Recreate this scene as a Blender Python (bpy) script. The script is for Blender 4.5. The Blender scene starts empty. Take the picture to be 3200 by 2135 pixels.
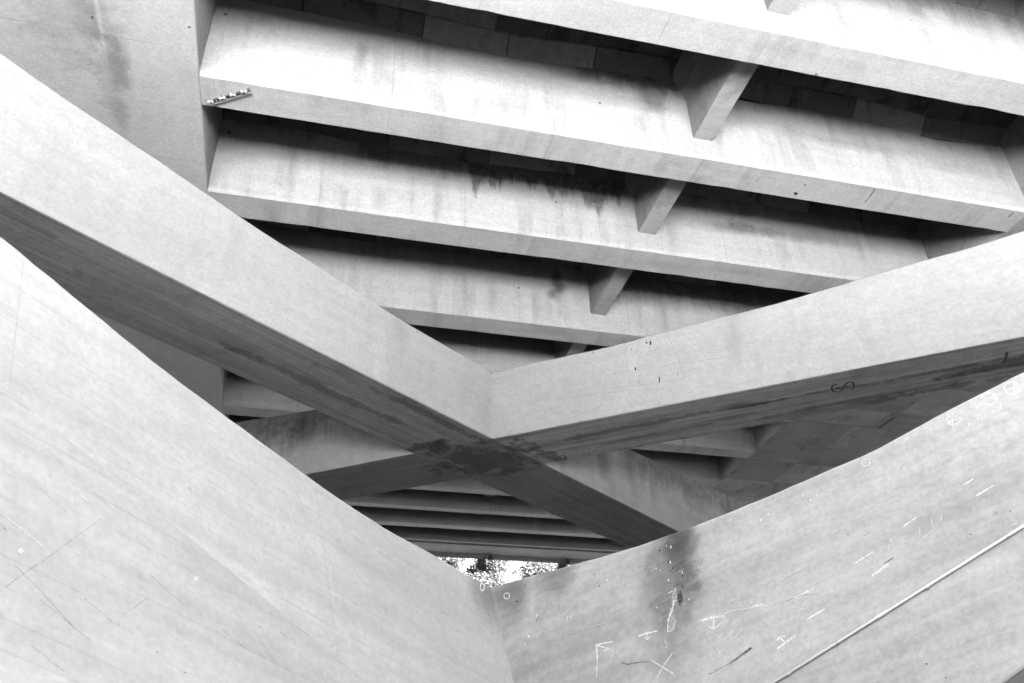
import bpy, math, random
import numpy as np
from mathutils import Vector, Matrix

random.seed(7)
rng = np.random.default_rng(11)
SC = bpy.context.scene
COL = SC.collection

# ------------------------------------------------------------------ camera
EYE = 1.6                                   # eye height above the ground
IW, IH, FPX = 3200.0, 2135.0, 2721.41       # photograph size and focal length in its pixels
M = np.array([[0.97009, 0.10673, 0.21804],  # camera (right, down, forward) -> world (x, y, z)
              [-0.24151, 0.51538, 0.82222],
              [-0.02462, -0.85029, 0.52574]])
cam = bpy.data.cameras.new('camera')
cam.sensor_fit = 'HORIZONTAL'; cam.sensor_width = 36.0
cam.lens = FPX / IW * 36.0
cam.clip_start = 0.05; cam.clip_end = 4000
co = bpy.data.objects.new('camera', cam); COL.objects.link(co)
R3 = Matrix(((M[0][0], -M[0][1], -M[0][2]), (M[1][0], -M[1][1], -M[1][2]), (M[2][0], -M[2][1], -M[2][2])))
co.matrix_world = Matrix.Translation((0, 0, EYE)) @ R3.to_4x4()
SC.camera = co

# ------------------------------------------------------------------ light
SUN_EL, SUN_AZ = 52.0, 88.0                 # azimuth clockwise from +y (the view direction)
world = bpy.data.worlds.new('World'); SC.world = world; world.use_nodes = True
nt = world.node_tree; nt.nodes.clear()
sky = nt.nodes.new('ShaderNodeTexSky'); sky.sky_type = 'NISHITA'; sky.sun_disc = False
sky.sun_elevation = math.radians(SUN_EL); sky.sun_rotation = math.radians(SUN_AZ)
sky.air_density = 1.0; sky.dust_density = 2.0
bw = nt.nodes.new('ShaderNodeRGBToBW')       # the photograph is black and white
bg = nt.nodes.new('ShaderNodeBackground'); bg.inputs['Strength'].default_value = 0.05
wo = nt.nodes.new('ShaderNodeOutputWorld')
nt.links.new(sky.outputs[0], bw.inputs[0]); nt.links.new(bw.outputs[0], bg.inputs[0]); nt.links.new(bg.outputs[0], wo.inputs[0])
sl = bpy.data.lights.new('sun', 'SUN'); sl.energy = 5.0; sl.angle = math.radians(0.53)
so = bpy.data.objects.new('sun', sl); COL.objects.link(so)
a, e = math.radians(SUN_AZ), math.radians(SUN_EL)
sdir = Vector((math.sin(a) * math.cos(e), math.cos(a) * math.cos(e), math.sin(e)))
so.rotation_euler = sdir.to_track_quat('Z', 'Y').to_euler()
so.location = (60, -20, 60)

SC.view_settings.view_transform = 'Standard'; SC.view_settings.look = 'None'
SC.view_settings.gamma = 1.0; SC.view_settings.exposure = 5.55
SC.cycles.max_bounces = 10; SC.cycles.diffuse_bounces = 1
SC.cycles.use_denoising = True
SC.cycles.caustics_reflective = False; SC.cycles.caustics_refractive = False
SC.render.film_transparent = False

# ------------------------------------------------------------------ pixel -> direction helpers
def ray(u, v):
    return M @ np.array([(u - IW / 2) / FPX, (v - IH / 2) / FPX, 1.0])
O = np.array([0, 0, EYE])
def hit(u, v, P, N):
    r = ray(u, v); P = np.asarray(P, float); N = np.asarray(N, float)
    return O + r * ((P - O) @ N) / (r @ N)

# ------------------------------------------------------------------ materials
def lk(t, a, b): t.links.new(a, b)

def mathn(t, op, a, b=None, clamp=False):
    n = t.nodes.new('ShaderNodeMath'); n.operation = op; n.use_clamp = clamp
    for i, x in enumerate((a, b)):
        if x is None: continue
        if isinstance(x, (int, float)): n.inputs[i].default_value = x
        else: lk(t, x, n.inputs[i])
    return n.outputs[0]

def mapr(t, x, a, b, c, d, smooth=False):
    n = t.nodes.new('ShaderNodeMapRange')
    if smooth: n.interpolation_type = 'SMOOTHSTEP'
    lk(t, x, n.inputs['Value'])
    for k, val in zip(('From Min', 'From Max', 'To Min', 'To Max'), (a, b, c, d)): n.inputs[k].default_value = val
    return n.outputs[0]

def noise(t, vec, scale, detail=4, rough=0.55, loc=(0, 0, 0), sc=(1, 1, 1), dist=0.0):
    m = t.nodes.new('ShaderNodeMapping'); lk(t, vec, m.inputs['Vector'])
    m.inputs['Location'].default_value = loc; m.inputs['Scale'].default_value = sc
    n = t.nodes.new('ShaderNodeTexNoise'); lk(t, m.outputs[0], n.inputs['Vector'])
    n.inputs['Scale'].default_value = scale; n.inputs['Detail'].default_value = detail
    n.inputs['Roughness'].default_value = rough; n.inputs['Distortion'].default_value = dist
    return n.outputs['Fac']

def concrete(name, base=0.34, blotch=0.16, streak=0.12, drip=0.0, boards=0.0, holes=0.5, fine=0.10,
             stains=(), seed=0, soot=0.0, pale=0.0, speck=0.0, seams=None, bump=0.25, boardw=0.13, drips=(), oblots=(), mottle=0.10, crisp=(), hole_scale=3.4):
    """weathered concrete; UV is in metres: u along the member, v across or up it.
    stains: (u, v, ru, rv, factor) ragged patches, factor < 1 darker, > 1 paler"""
    m = bpy.data.materials.new(name); m.use_nodes = True
    t = m.node_tree; t.nodes.clear()
    out = t.nodes.new('ShaderNodeOutputMaterial'); bs = t.nodes.new('ShaderNodeBsdfPrincipled')
    lk(t, bs.outputs[0], out.inputs[0])
    bs.inputs['Roughness'].default_value = 0.9
    bs.inputs['Specular IOR Level'].default_value = 0.25
    uv = t.nodes.new('ShaderNodeUVMap').outputs[0]
    L = (seed * 3.7, seed * 1.9, seed * 0.7)
    val = mapr(t, noise(t, uv, 0.55, 5, 0.6, L), 0.3, 0.7, 1 - blotch, 1 + blotch * 0.7)
    if streak:
        s = noise(t, uv, 1.0, 5, 0.65, (L[1], L[0], 1.3), (0.28, 5.0, 1))
        val = mathn(t, 'MULTIPLY', val, mapr(t, s, 0.3, 0.7, 1 - streak, 1 + streak * 0.7))
    if drip:
        s = noise(t, uv, 1.0, 5, 0.6, (L[2], L[1], 4.1), (2.2, 0.22, 1))
        k = noise(t, uv, 0.5, 2, 0.5, (L[1], 9.0, 0))
        amt = mapr(t, k, 0.42, 0.62, 0.15, 1.0, True)
        d = mapr(t, s, 0.45, 0.72, 0.0, drip)
        val = mathn(t, 'MULTIPLY', val, mathn(t, 'SUBTRACT', 1.0, mathn(t, 'MULTIPLY', d, amt)))
    if soot:
        s = noise(t, uv, 1.3, 6, 0.65, (L[1] + 5, L[2] + 2, 0), (1.0, 0.55, 1), 0.6)
        val = mathn(t, 'MULTIPLY', val, mapr(t, s, 0.54, 0.66, 1.0, 1 - soot, True))
    if pale:
        s = noise(t, uv, 1.1, 6, 0.7, (L[2] + 15, L[0] + 2, 0), (0.8, 1.0, 1), 0.4)
        val = mathn(t, 'MULTIPLY', val, mapr(t, s, 0.56, 0.68, 1.0, 1 + pale, True))
    sep = t.nodes.new('ShaderNodeSeparateXYZ'); lk(t, uv, sep.inputs[0])
    if boards:
        # board-marked formwork: each board a slightly different tone with a thin line between
        v = mathn(t, 'DIVIDE', sep.outputs[1], boardw)
        fr = mathn(t, 'FRACT', v); fl = mathn(t, 'FLOOR', v)
        wn = t.nodes.new('ShaderNodeTexWhiteNoise'); wn.noise_dimensions = '2D'
        cb = t.nodes.new('ShaderNodeCombineXYZ'); lk(t, fl, cb.inputs[0])
        lk(t, mathn(t, 'FLOOR', mathn(t, 'ADD', mathn(t, 'MULTIPLY', sep.outputs[0], 0.28), mathn(t, 'MULTIPLY', fl, 0.37))), cb.inputs[1])
        lk(t, cb.outputs[0], wn.inputs['Vector'])
        val = mathn(t, 'MULTIPLY', val, mapr(t, wn.outputs['Value'], 0, 1, 1 - boards * 0.35, 1 + boards * 0.25))
        br = noise(t, uv, 1.0, 3, 0.5, (3, L[0], 0), (0.6, 6.0, 1))
        ln = mathn(t, 'LESS_THAN', fr, 0.10)
        ln = mathn(t, 'MULTIPLY', ln, mapr(t, br, 0.42, 0.62, 0.0, boards * 1.1))
        val = mathn(t, 'MULTIPLY', val, mathn(t, 'SUBTRACT', 1.0, ln))
    if seams:
        # day joints of the formwork: thin dark lines across (u) and along (v)
        for ax, step, off, wid, dk in seams:
            x = mathn(t, 'DIVIDE', mathn(t, 'ADD', sep.outputs[ax], off + 1000 * step), step)
            fr = mathn(t, 'FRACT', x)
            ln = mathn(t, 'LESS_THAN', fr, wid / step)
            k = noise(t, uv, 0.9, 3, 0.6, (7 + off, L[1], ax))
            val = mathn(t, 'MULTIPLY', val, mathn(t, 'SUBTRACT', 1.0, mathn(t, 'MULTIPLY', ln, mapr(t, k, 0.35, 0.6, 0.1, dk))))
    if stains:
        w1 = t.nodes.new('ShaderNodeTexNoise'); lk(t, uv, w1.inputs['Vector']); w1.inputs['Scale'].default_value = 2.2; w1.inputs['Detail'].default_value = 7
        w1.inputs['Roughness'].default_value = 0.62
        for (su, sv, ru, rv, fac) in stains:
            du = mathn(t, 'DIVIDE', mathn(t, 'SUBTRACT', sep.outputs[0], su), ru)
            dv = mathn(t, 'DIVIDE', mathn(t, 'SUBTRACT', sep.outputs[1], sv), rv)
            dd = mathn(t, 'SQRT', mathn(t, 'ADD', mathn(t, 'MULTIPLY', du, du), mathn(t, 'MULTIPLY', dv, dv)))
            dd = mathn(t, 'ADD', dd, mapr(t, w1.outputs['Fac'], 0.3, 0.7, -0.3, 0.3))
            val = mathn(t, 'MULTIPLY', val, mapr(t, dd, 0.15, 1.15, fac, 1.0, True))
    if drips:      # dark above a ragged edge: third beam's dirt, painted shade on far brace arms
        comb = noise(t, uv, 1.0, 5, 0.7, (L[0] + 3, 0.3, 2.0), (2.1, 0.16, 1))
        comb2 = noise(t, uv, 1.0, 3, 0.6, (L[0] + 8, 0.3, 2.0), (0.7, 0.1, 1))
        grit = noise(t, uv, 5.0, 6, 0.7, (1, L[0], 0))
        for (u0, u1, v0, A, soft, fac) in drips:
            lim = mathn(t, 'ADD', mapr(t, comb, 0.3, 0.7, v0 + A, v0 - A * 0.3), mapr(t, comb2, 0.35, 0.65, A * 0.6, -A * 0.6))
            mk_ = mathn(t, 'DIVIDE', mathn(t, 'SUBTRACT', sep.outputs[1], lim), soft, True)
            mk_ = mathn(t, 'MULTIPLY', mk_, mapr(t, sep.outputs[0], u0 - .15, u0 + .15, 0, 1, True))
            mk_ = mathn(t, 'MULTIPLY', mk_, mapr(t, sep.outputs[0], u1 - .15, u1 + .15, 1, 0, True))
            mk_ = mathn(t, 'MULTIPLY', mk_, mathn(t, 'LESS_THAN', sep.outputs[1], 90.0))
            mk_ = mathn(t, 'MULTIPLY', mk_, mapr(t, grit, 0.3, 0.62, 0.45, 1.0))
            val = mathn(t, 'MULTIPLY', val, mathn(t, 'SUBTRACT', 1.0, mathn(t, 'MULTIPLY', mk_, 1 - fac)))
    if oblots or crisp:    # ragged, sharp-edged patches (oblots: in the thing's own x, y; crisp: in u, v)
        oc = t.nodes.new('ShaderNodeTexCoord').outputs['Object']
        so_ = t.nodes.new('ShaderNodeSeparateXYZ'); lk(t, oc, so_.inputs[0])
        for src, nz, lst in ((so_, oc, oblots), (sep, uv, crisp)):
            if not lst: continue
            rg = noise(t, nz, 1.7, 7, 0.68, (2, 5, 0), (1, 1, 0.01), 0.3)
            for (bx, by, rx, ry, ang, fac) in lst:
                ca, sa = math.cos(ang), math.sin(ang)
                dx = mathn(t, 'SUBTRACT', src.outputs[0], bx); dy = mathn(t, 'SUBTRACT', src.outputs[1], by)
                p_ = mathn(t, 'DIVIDE', mathn(t, 'ADD', mathn(t, 'MULTIPLY', dx, ca), mathn(t, 'MULTIPLY', dy, sa)), rx)
                q_ = mathn(t, 'DIVIDE', mathn(t, 'SUBTRACT', mathn(t, 'MULTIPLY', dy, ca), mathn(t, 'MULTIPLY', dx, sa)), ry)
                dd = mathn(t, 'SQRT', mathn(t, 'ADD', mathn(t, 'MULTIPLY', p_, p_), mathn(t, 'MULTIPLY', q_, q_)))
                dd = mathn(t, 'ADD', dd, mapr(t, rg, 0.3, 0.7, -0.75, 0.75))
                val = mathn(t, 'MULTIPLY', val, mapr(t, dd, 0.5, 1.05, fac, 1.0, True))
    if mottle:
        mo = noise(t, uv, 4.2, 8, 0.72, (L[1] + 4, L[2], 0))
        val = mathn(t, 'MULTIPLY', val, mapr(t, mo, 0.3, 0.7, 1 - mottle * 0.85, 1 + mottle * 0.85))
    f = noise(t, uv, 17, 5, 0.75, L)
    val = mathn(t, 'MULTIPLY', val, mapr(t, f, 0.3, 0.7, 1 - fine * 1.3, 1 + fine * 1.3))
    if holes:
        vo = t.nodes.new('ShaderNodeTexVoronoi'); vo.feature = 'F1'; lk(t, uv, vo.inputs['Vector']); vo.inputs['Scale'].default_value = hole_scale
        sp = t.nodes.new('ShaderNodeSeparateColor'); lk(t, vo.outputs['Color'], sp.inputs[0])
        rad = mapr(t, sp.outputs[0], 0.78, 1.0, 0.0, 0.095)
        h = mathn(t, 'LESS_THAN', vo.outputs['Distance'], rad)
        val = mathn(t, 'MULTIPLY', val, mathn(t, 'SUBTRACT', 1.0, mathn(t, 'MULTIPLY', h, holes)))
    if speck:
        vo = t.nodes.new('ShaderNodeTexVoronoi'); vo.feature = 'F1'; lk(t, uv, vo.inputs['Vector']); vo.inputs['Scale'].default_value = 7.0
        sp = t.nodes.new('ShaderNodeSeparateColor'); lk(t, vo.outputs['Color'], sp.inputs[0])
        rad = mapr(t, sp.outputs[1], 0.86, 1.0, 0.0, 0.11)
        h = mathn(t, 'LESS_THAN', vo.outputs['Distance'], rad)
        val = mathn(t, 'MULTIPLY', val, mathn(t, 'ADD', 1.0, mathn(t, 'MULTIPLY', h, speck)))
    val = mathn(t, 'MULTIPLY', val, base)
    val = mathn(t, 'MINIMUM', val, 0.8)
    cb = t.nodes.new('ShaderNodeCombineColor')
    for i in range(3): lk(t, val, cb.inputs[i])
    lk(t, cb.outputs[0], bs.inputs['Base Color'])
    if bump:
        b = t.nodes.new('ShaderNodeBump'); b.inputs['Strength'].default_value = bump; b.inputs['Distance'].default_value = 0.01
        hh = mathn(t, 'ADD', noise(t, uv, 9, 5, 0.6, L), mathn(t, 'MULTIPLY', noise(t, uv, 1.0, 4, 0.6, L, (0.5, 7, 1)), 0.8))
        lk(t, hh, b.inputs['Height']); lk(t, b.outputs[0], bs.inputs['Normal'])
    return m

def plain(name, g, rough=0.6, metal=0.0, var=0.12, scale=30, alpha=None):
    m = bpy.data.materials.new(name); m.use_nodes = True
    t = m.node_tree; t.nodes.clear()
    out = t.nodes.new('ShaderNodeOutputMaterial'); bs = t.nodes.new('ShaderNodeBsdfPrincipled')
    bs.inputs['Roughness'].default_value = rough; bs.inputs['Metallic'].default_value = metal
    tc = t.nodes.new('ShaderNodeTexCoord').outputs['Object']
    n = noise(t, tc, scale, 4, 0.6)
    v = mapr(t, n, 0.3, 0.7, g * (1 - var), g * (1 + var))
    cb = t.nodes.new('ShaderNodeCombineColor')
    for i in range(3): lk(t, v, cb.inputs[i])
    lk(t, cb.outputs[0], bs.inputs['Base Color'])
    if alpha is not None:
        k = noise(t, tc, 38, 5, 0.75)
        lk(t, mapr(t, k, 0.36, 0.60, alpha[0], alpha[1]), bs.inputs['Alpha'])
    lk(t, bs.outputs[0], out.inputs[0])
    return m

# ------------------------------------------------------------------ mesh builder
class MB:
    def __init__(self): self.v, self.f, self.uv, self.mi = [], [], [], []
    def face(self, pts, uvs, mi=0):
        i = len(self.v); self.v += [tuple(map(float, p)) for p in pts]
        self.f.append(tuple(range(i, i + len(pts)))); self.uv += [tuple(map(float, q[:2])) for q in uvs]; self.mi.append(mi)
    def box(self, a, b, mi=0):
        (x0, y0, z0), (x1, y1, z1) = a, b
        P = lambda x, y, z: (x, y, z)
        for q in (([(x0,y0,z0),(x0,y1,z0),(x1,y1,z0),(x1,y0,z0)], 'b'), ([(x0,y0,z1),(x1,y0,z1),(x1,y1,z1),(x0,y1,z1)], 'b'),
                  ([(x0,y0,z0),(x1,y0,z0),(x1,y0,z1),(x0,y0,z1)], 'f'), ([(x1,y1,z0),(x0,y1,z0),(x0,y1,z1),(x1,y1,z1)], 'f'),
                  ([(x0,y1,z0),(x0,y0,z0),(x0,y0,z1),(x0,y1,z1)], 's'), ([(x1,y0,z0),(x1,y1,z0),(x1,y1,z1),(x1,y0,z1)], 's')):
            pts, k = q
            uv = [(p[0], p[1]) if k == 'b' else (p[0], p[2]) if k == 'f' else (p[1], p[2]) for p in pts]
            self.face(pts, uv, mi)
    def hexa(self, bot, top, mi=0):
        """bot, top: 4 points each, same order (counter-clockwise seen from above)"""
        b, t = [np.array(p, float) for p in bot], [np.array(p, float) for p in top]
        def q(pts):
            e1 = pts[1] - pts[0]; n = np.cross(e1, pts[2] - pts[0]); e1 = e1 / (np.linalg.norm(e1) + 1e-9)
            e2 = np.cross(n / (np.linalg.norm(n) + 1e-9), e1)
            self.face(pts, [((p - pts[0]) @ e1 + pts[0][0], (p - pts[0]) @ e2 + pts[0][1]) for p in pts], mi)
        q([b[3], b[2], b[1], b[0]]); q(t)
        for i in range(4): j = (i + 1) % 4; q([b[i], b[j], t[j], t[i]])
    def tube(self, p, q, r, n=10, mi=0, cap=True):
        p, q = np.array(p, float), np.array(q, float); d = q - p; L = np.linalg.norm(d); d /= L
        a = np.cross(d, (0, 0, 1)); 
        if np.linalg.norm(a) < 1e-3: a = np.cross(d, (1, 0, 0))
        a /= np.linalg.norm(a); b = np.cross(d, a)
        ring = [a * math.cos(2 * math.pi * k / n) * r + b * math.sin(2 * math.pi * k / n) * r for k in range(n)]
        for k in range(n):
            j = (k + 1) % n
            self.face([p + ring[j], p + ring[k], q + ring[k], q + ring[j]], [(0, k / n), (0, (k + 1) / n), (L, (k + 1) / n), (L, k / n)], mi)
        if cap:
            self.face([p + x for x in ring], [(x[0], x[1]) for x in ring], mi)
            self.face([q + x for x in ring[::-1]], [(x[0], x[1]) for x in ring], mi)
    def build(self, name, mats, parent=None, bevel=0.0, smooth=False, weld=True):
        me = bpy.data.meshes.new(name)
        org = np.array(parent_world(parent)) if parent else np.zeros(3)
        me.from_pydata([tuple(np.array(p) - org) for p in self.v], [], self.f)
        ul = me.uv_layers.new(name='UVMap')
        ul.data.foreach_set('uv', np.array(self.uv, dtype=np.float32).ravel())
        if not isinstance(mats, (list, tuple)): mats = [mats]
        for m in mats: me.materials.append(m)
        me.polygons.foreach_set('material_index', self.mi)
        if weld:
            import bmesh
            bm = bmesh.new(); bm.from_mesh(me); bmesh.ops.remove_doubles(bm, verts=bm.verts, dist=0.0004)
            bmesh.ops.recalc_face_normals(bm, faces=bm.faces); bm.to_mesh(me); bm.free()
        if smooth: me.polygons.foreach_set('use_smooth', [True] * len(me.polygons))
        me.update()
        o = bpy.data.objects.new(name, me); COL.objects.link(o)
        if parent: o.parent = parent
        if bevel:
            b = o.modifiers.new('bevel', 'BEVEL'); b.width = bevel; b.segments = 2; b.limit_method = 'ANGLE'; b.angle_limit = math.radians(40)
        return o

def parent_world(p):
    v = np.array(p.location)
    while p.parent: p = p.parent; v = v + np.array(p.location)
    return v

def tag(o, label, cat, group=None):
    o['label'] = label; o['category'] = cat
    if group: o['group'] = group
    return o
def thing(name, label, cat, loc, group=None):
    o = bpy.data.objects.new(name, None); COL.objects.link(o); o.location = loc; o.empty_display_size = 0.3
    return tag(o, label, cat, group)

# ------------------------------------------------------------------ strokes laid on a plane (chalk, paint, cracks)
SEP = {'scratch_mark', 'formwork_seam', 'crack_line', 'paint_mark', 'hatch_mark', 'chalk_dash'}
def strokes(name, lines, P, N, mat, parent, crop=(0, 0, 1.0), off=0.0015, wscale=1.0, jitter=0.0):
    if name in SEP and len(lines) > 1:
        for k_, l_ in enumerate(lines): strokes(name, [l_], P, N, mat, parent, crop, off + .0002 * k_, wscale, jitter)
        return
    """lines: (list of pixel points, width in pixels); drawn as flat ribbons a few mm proud of the face"""
    mb = MB(); N = np.asarray(N, float); N = N / np.linalg.norm(N)
    if N @ (O - np.asarray(P)) < 0: N = -N
    x0, y0, s = crop
    for pts, w in lines:
        q = [hit(x0 + a * s, y0 + b * s, P, N) for a, b in pts]
        w3 = [w * s * wscale * np.linalg.norm(p - O) / FPX * 0.5 for p in q]
        # resample so that the ribbon can wander a little
        rs, rw = [], []
        for i in range(len(q) - 1):
            n = max(2, int(np.linalg.norm(q[i + 1] - q[i]) / 0.04))
            for k in range(n):
                t = k / n; rs.append(q[i] * (1 - t) + q[i + 1] * t); rw.append(w3[i] * (1 - t) + w3[i + 1] * t)
        rs.append(q[-1]); rw.append(w3[-1])
        ed = []
        for i, p in enumerate(rs):
            d = rs[min(i + 1, len(rs) - 1)] - rs[max(i - 1, 0)]
            d = d / (np.linalg.norm(d) + 1e-9); sde = np.cross(N, d)
            r = rw[i] * (0.75 + 0.5 * random.random()); j = random.uniform(-1, 1) * jitter
            ed.append((p + N * off + sde * (r + j), p + N * off - sde * (r - j)))
        for i in range(len(ed) - 1):
            mb.face([ed[i][0], ed[i][1], ed[i + 1][1], ed[i + 1][0]], [(i, 0), (i, 1), (i + 1, 1), (i + 1, 0)])
    return mb.build(name, mat, parent, weld=False)

def blob(name, cx, cy, rx, ry, P, N, mat, parent, crop=(0, 0, 1.0), off=0.004, n=14, irr=0.2):
    mb = MB(); N = np.asarray(N, float); N = N / np.linalg.norm(N)
    if N @ (O - np.asarray(P)) < 0: N = -N
    x0, y0, s = crop
    pts = []
    for k in range(n):
        a = 2 * math.pi * k / n; r = 1 + random.uniform(-irr, irr)
        pts.append(hit(x0 + (cx + math.cos(a) * rx * r) * s, y0 + (cy + math.sin(a) * ry * r) * s, P, N) + N * off)
    mb.face(pts, [(p[0], p[2]) for p in pts])
    return mb.build(name, mat, parent, weld=False)

def ring(cx, cy, rx, ry, w, a0=0, a1=360, n=18):
    return ([(cx + rx * math.cos(math.radians(a0 + (a1 - a0) * k / n)), cy + ry * math.sin(math.radians(a0 + (a1 - a0) * k / n))) for k in range(n + 1)], w)

chalk = plain('chalk', 0.72, 0.95, var=0.05, alpha=(0.55, 1.0))
chalk_thin = plain('chalk_thin', 0.62, 0.95, var=0.05, alpha=(0.45, 0.95))
chalk_deck = plain('chalk_on_deck', 0.52, 0.95, var=0.05, alpha=(0.15, 0.65))
chalk_faint = plain('chalk_faint', 0.60, 0.95, var=0.05, alpha=(0.1, 0.65))
black_paint = plain('black_paint', 0.010, 0.7, var=0.3, alpha=(0.85, 1.0))
crack_mat = plain('crack_dark', 0.03, 0.95, var=0.4, alpha=(0.0, 0.95))
hole_mat = plain('hole_dark', 0.012, 0.95, var=0.4)
mortar = plain('mortar_patch', 0.46, 0.95, var=0.25, scale=14, alpha=(0.2, 0.8))
seam_mat = plain('seam_grey', 0.13, 0.95, var=0.2, alpha=(0.05, 0.38))

# ================================================================== ground and hillside
def bounce_mat():
    m = bpy.data.materials.new('bounce_pale'); m.use_nodes = True
    t = m.node_tree; bs = t.nodes['Principled BSDF']; bs.inputs['Roughness'].default_value = 0.95
    tc = t.nodes.new('ShaderNodeTexCoord').outputs['Object']
    v = mathn(t, 'ADD', mapr(t, noise(t, tc, 0.15, 5, 0.6), 0.3, 0.7, 0.50, 0.60), mapr(t, noise(t, tc, 14, 4, 0.7), 0.3, 0.7, -0.05, 0.05))
    cb = t.nodes.new('ShaderNodeCombineColor')
    for i in range(3): lk(t, v, cb.inputs[i])
    lk(t, cb.outputs[0], bs.inputs['Base Color'])
    return m
bounce_m = bounce_mat()
g = MB(); n = 16
for i in range(n):
    for j in range(n):
        a0, a1 = [-1500 + 3000 * k / n for k in (i, i + 1)]; b0, b1 = [-1500 + 3000 * k / n for k in (j, j + 1)]
        g.face([(a0, b0, 0), (a1, b0, 0), (a1, b1, 0), (a0, b1, 0)], [(a0, b0), (a1, b0), (a1, b1), (a0, b1)])
go = g.build('ground', plain('dark_turf', 0.018, 0.95, var=0.3, scale=1.5)); go['kind'] = 'structure'

# unseen pale patch added behind the viewer to throw sunlight up under the bridge
gb = MB(); gx, gy = np.linspace(-24, 16, 25), np.linspace(-29, -8.5, 9)
def edge(x, y):
    fx = 5.0 + .1 * (y - gy[0])
    return (x + 1.2 * math.sin(y * .5), y + (1.5 * math.sin(x * .35) + .8 * math.sin(x * .9)) * (1 if y in (gy[0], gy[-1]) else .3), .012 + .03 * math.sin(x * .6) * math.sin(y * .5) ** 2 + .03)
for i in range(24):
    for j in range(8):
        q = [edge(gx[i], gy[j]), edge(gx[i + 1], gy[j]), edge(gx[i + 1], gy[j + 1]), edge(gx[i], gy[j + 1])]
        gb.face(q, [(p[0], p[1]) for p in q])
lv = MB()
for i in range(48):                    # unseen ridge added behind the viewer to block low-angle bounce light
    x0_, x1_ = -120 + i * 5, -115 + i * 5
    hL = lambda x: 3.5 + .25 * math.sin(x * .4) + .2 * math.sin(x * 1.1)
    pf = lambda x: [(-1.6, .004), (-3.4, hL(x) * .8), (-4.2, hL(x)), (-5.0, hL(x) * .85), (-7.2, .004)]
    A1, A2 = pf(x0_), pf(x1_)
    for k in range(4):
        lv.face([(x0_, *A1[k]), (x1_, *A2[k]), (x1_, *A2[k + 1]), (x0_, *A1[k + 1])], [(x0_, k), (x1_, k), (x1_, k + 1), (x0_, k + 1)])
lo_ = lv.build('low_light_block', plain('low_block_dark', 0.02, 0.95, var=0.4, scale=1.2), smooth=True); lo_['kind'] = 'structure'
rv_ = MB()  # dark sheet added out of view to cut bounce onto the far deck
for i in range(30):
    a0, a1 = -300 + i * 20, -280 + i * 20
    f_ = lambda x: 21.0 + 0.8 * math.sin(x * .13) + .5 * math.sin(x * .41)
    g_ = lambda x: 58.0 + 0.6 * math.sin(x * .17)
    rv_.face([(a0, f_(a0), .006), (a1, f_(a1), .006), (a1, g_(a1), .006), (a0, g_(a0), .006)], [(a0, 0), (a1, 0), (a1, 1), (a0, 1)])
ro = rv_.build('bounce_damper', plain('bounce_damper_dark', 0.008, 0.12, var=0.2, scale=2.0)); ro['kind'] = 'structure'
uo = gb.build('bounce_patch', bounce_m); uo['kind'] = 'structure'

def hill_z(x, y):
    t = max(0.0, min(1.0, (y - 56) / 90.0))
    return -0.3 + 62 * t * t * (3 - 2 * t) + 1.2 * math.sin(x * 0.11) * t + 0.8 * math.sin(y * 0.19 + x * 0.05) * t
grass_m = plain('dry_grass', 0.03, 0.95, var=0.3, scale=0.6)
hm = MB(); sky_block_bank = MB(); nx, ny = 44, 26
xs = np.linspace(-160, 260, nx); ys = np.linspace(56, 190, ny)
for i in range(nx - 1):
    for j in range(ny - 1):
        q = [(xs[i], ys[j]), (xs[i + 1], ys[j]), (xs[i + 1], ys[j + 1]), (xs[i], ys[j + 1])]
        hm.face([(x, y, hill_z(x, y)) for x, y in q], q)
for i in range(nx - 1):                # unseen rise added behind the viewer to shut out low sky light
    for j in range(12):
        bk = lambda x, y: -0.3 + 34 * (lambda t: t * t * (3 - 2 * t))(max(0.0, min(1.0, (-42.0 - y) / 30.0))) + .5 * math.sin(x * .2 + y * .3) * min(1, max(0, (-42 - y) / 5))
        yb = [-41.6 - 5.0 * k for k in (j, j + 1)]
        q = [(xs[i], yb[0]), (xs[i], yb[1]), (xs[i + 1], yb[1]), (xs[i + 1], yb[0])]
        sky_block_bank.face([(x, y, bk(x, y)) for x, y in q], q)
bo = sky_block_bank.build('sky_block_bank', plain('sky_block_dark', 0.05, 0.95, var=0.5, scale=0.8), smooth=True); bo['kind'] = 'structure'
hill = hm.build('hillside', grass_m, smooth=True); hill['kind'] = 'structure'

# ================================================================== bridge deck
ZB = 14.0 + EYE                      # underside of the floor beams and girders
XL, XR = -2.87, 17.10                # inner edges of the two girders
BEAMS = [(6.05, 6.90), (9.63, 10.47), (13.20, 14.05), (16.75, 17.63), (20.75, 21.58), (24.50, 25.30), (27.85, 28.58),
         (30.90, 31.60), (33.60, 34.15), (35.97, 36.45), (38.10, 38.62)]
deck = thing('bridge_deck', 'coffered pale concrete deck overhead with deep parallel floor beams and short cross ribs', 'bridge deck', (7.0, 24.0, ZB))

# where each beam's upper edge wanders (old formwork line), metres above the beam's underside
WOB = {1: ([-3, -.3, 1.9, 3.5, 5, 7.2, 9.4, 12.2, 15, 17.8], [2.35, 2.30, 2.22, 2.14, 2.24, 2.36, 2.2, 2.3, 2.2, 2.3]),
       2: ([-3, -.34, 1.89, 3.54, 4.95, 7.21, 9.39, 12.2, 15, 17.8], [2.50, 2.45, 2.31, 2.19, 2.27, 2.56, 2.2, 2.31, 2.04, 2.27])}
def wob(k, x):   # height of the wandering upper edge of beam k
    xsv, zs = WOB.get(k, WOB[1]); 
    return float(np.interp(x, xsv, zs)) + (0.0 if k in WOB else 0.04 * math.sin(x * 1.1 + k))

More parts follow.
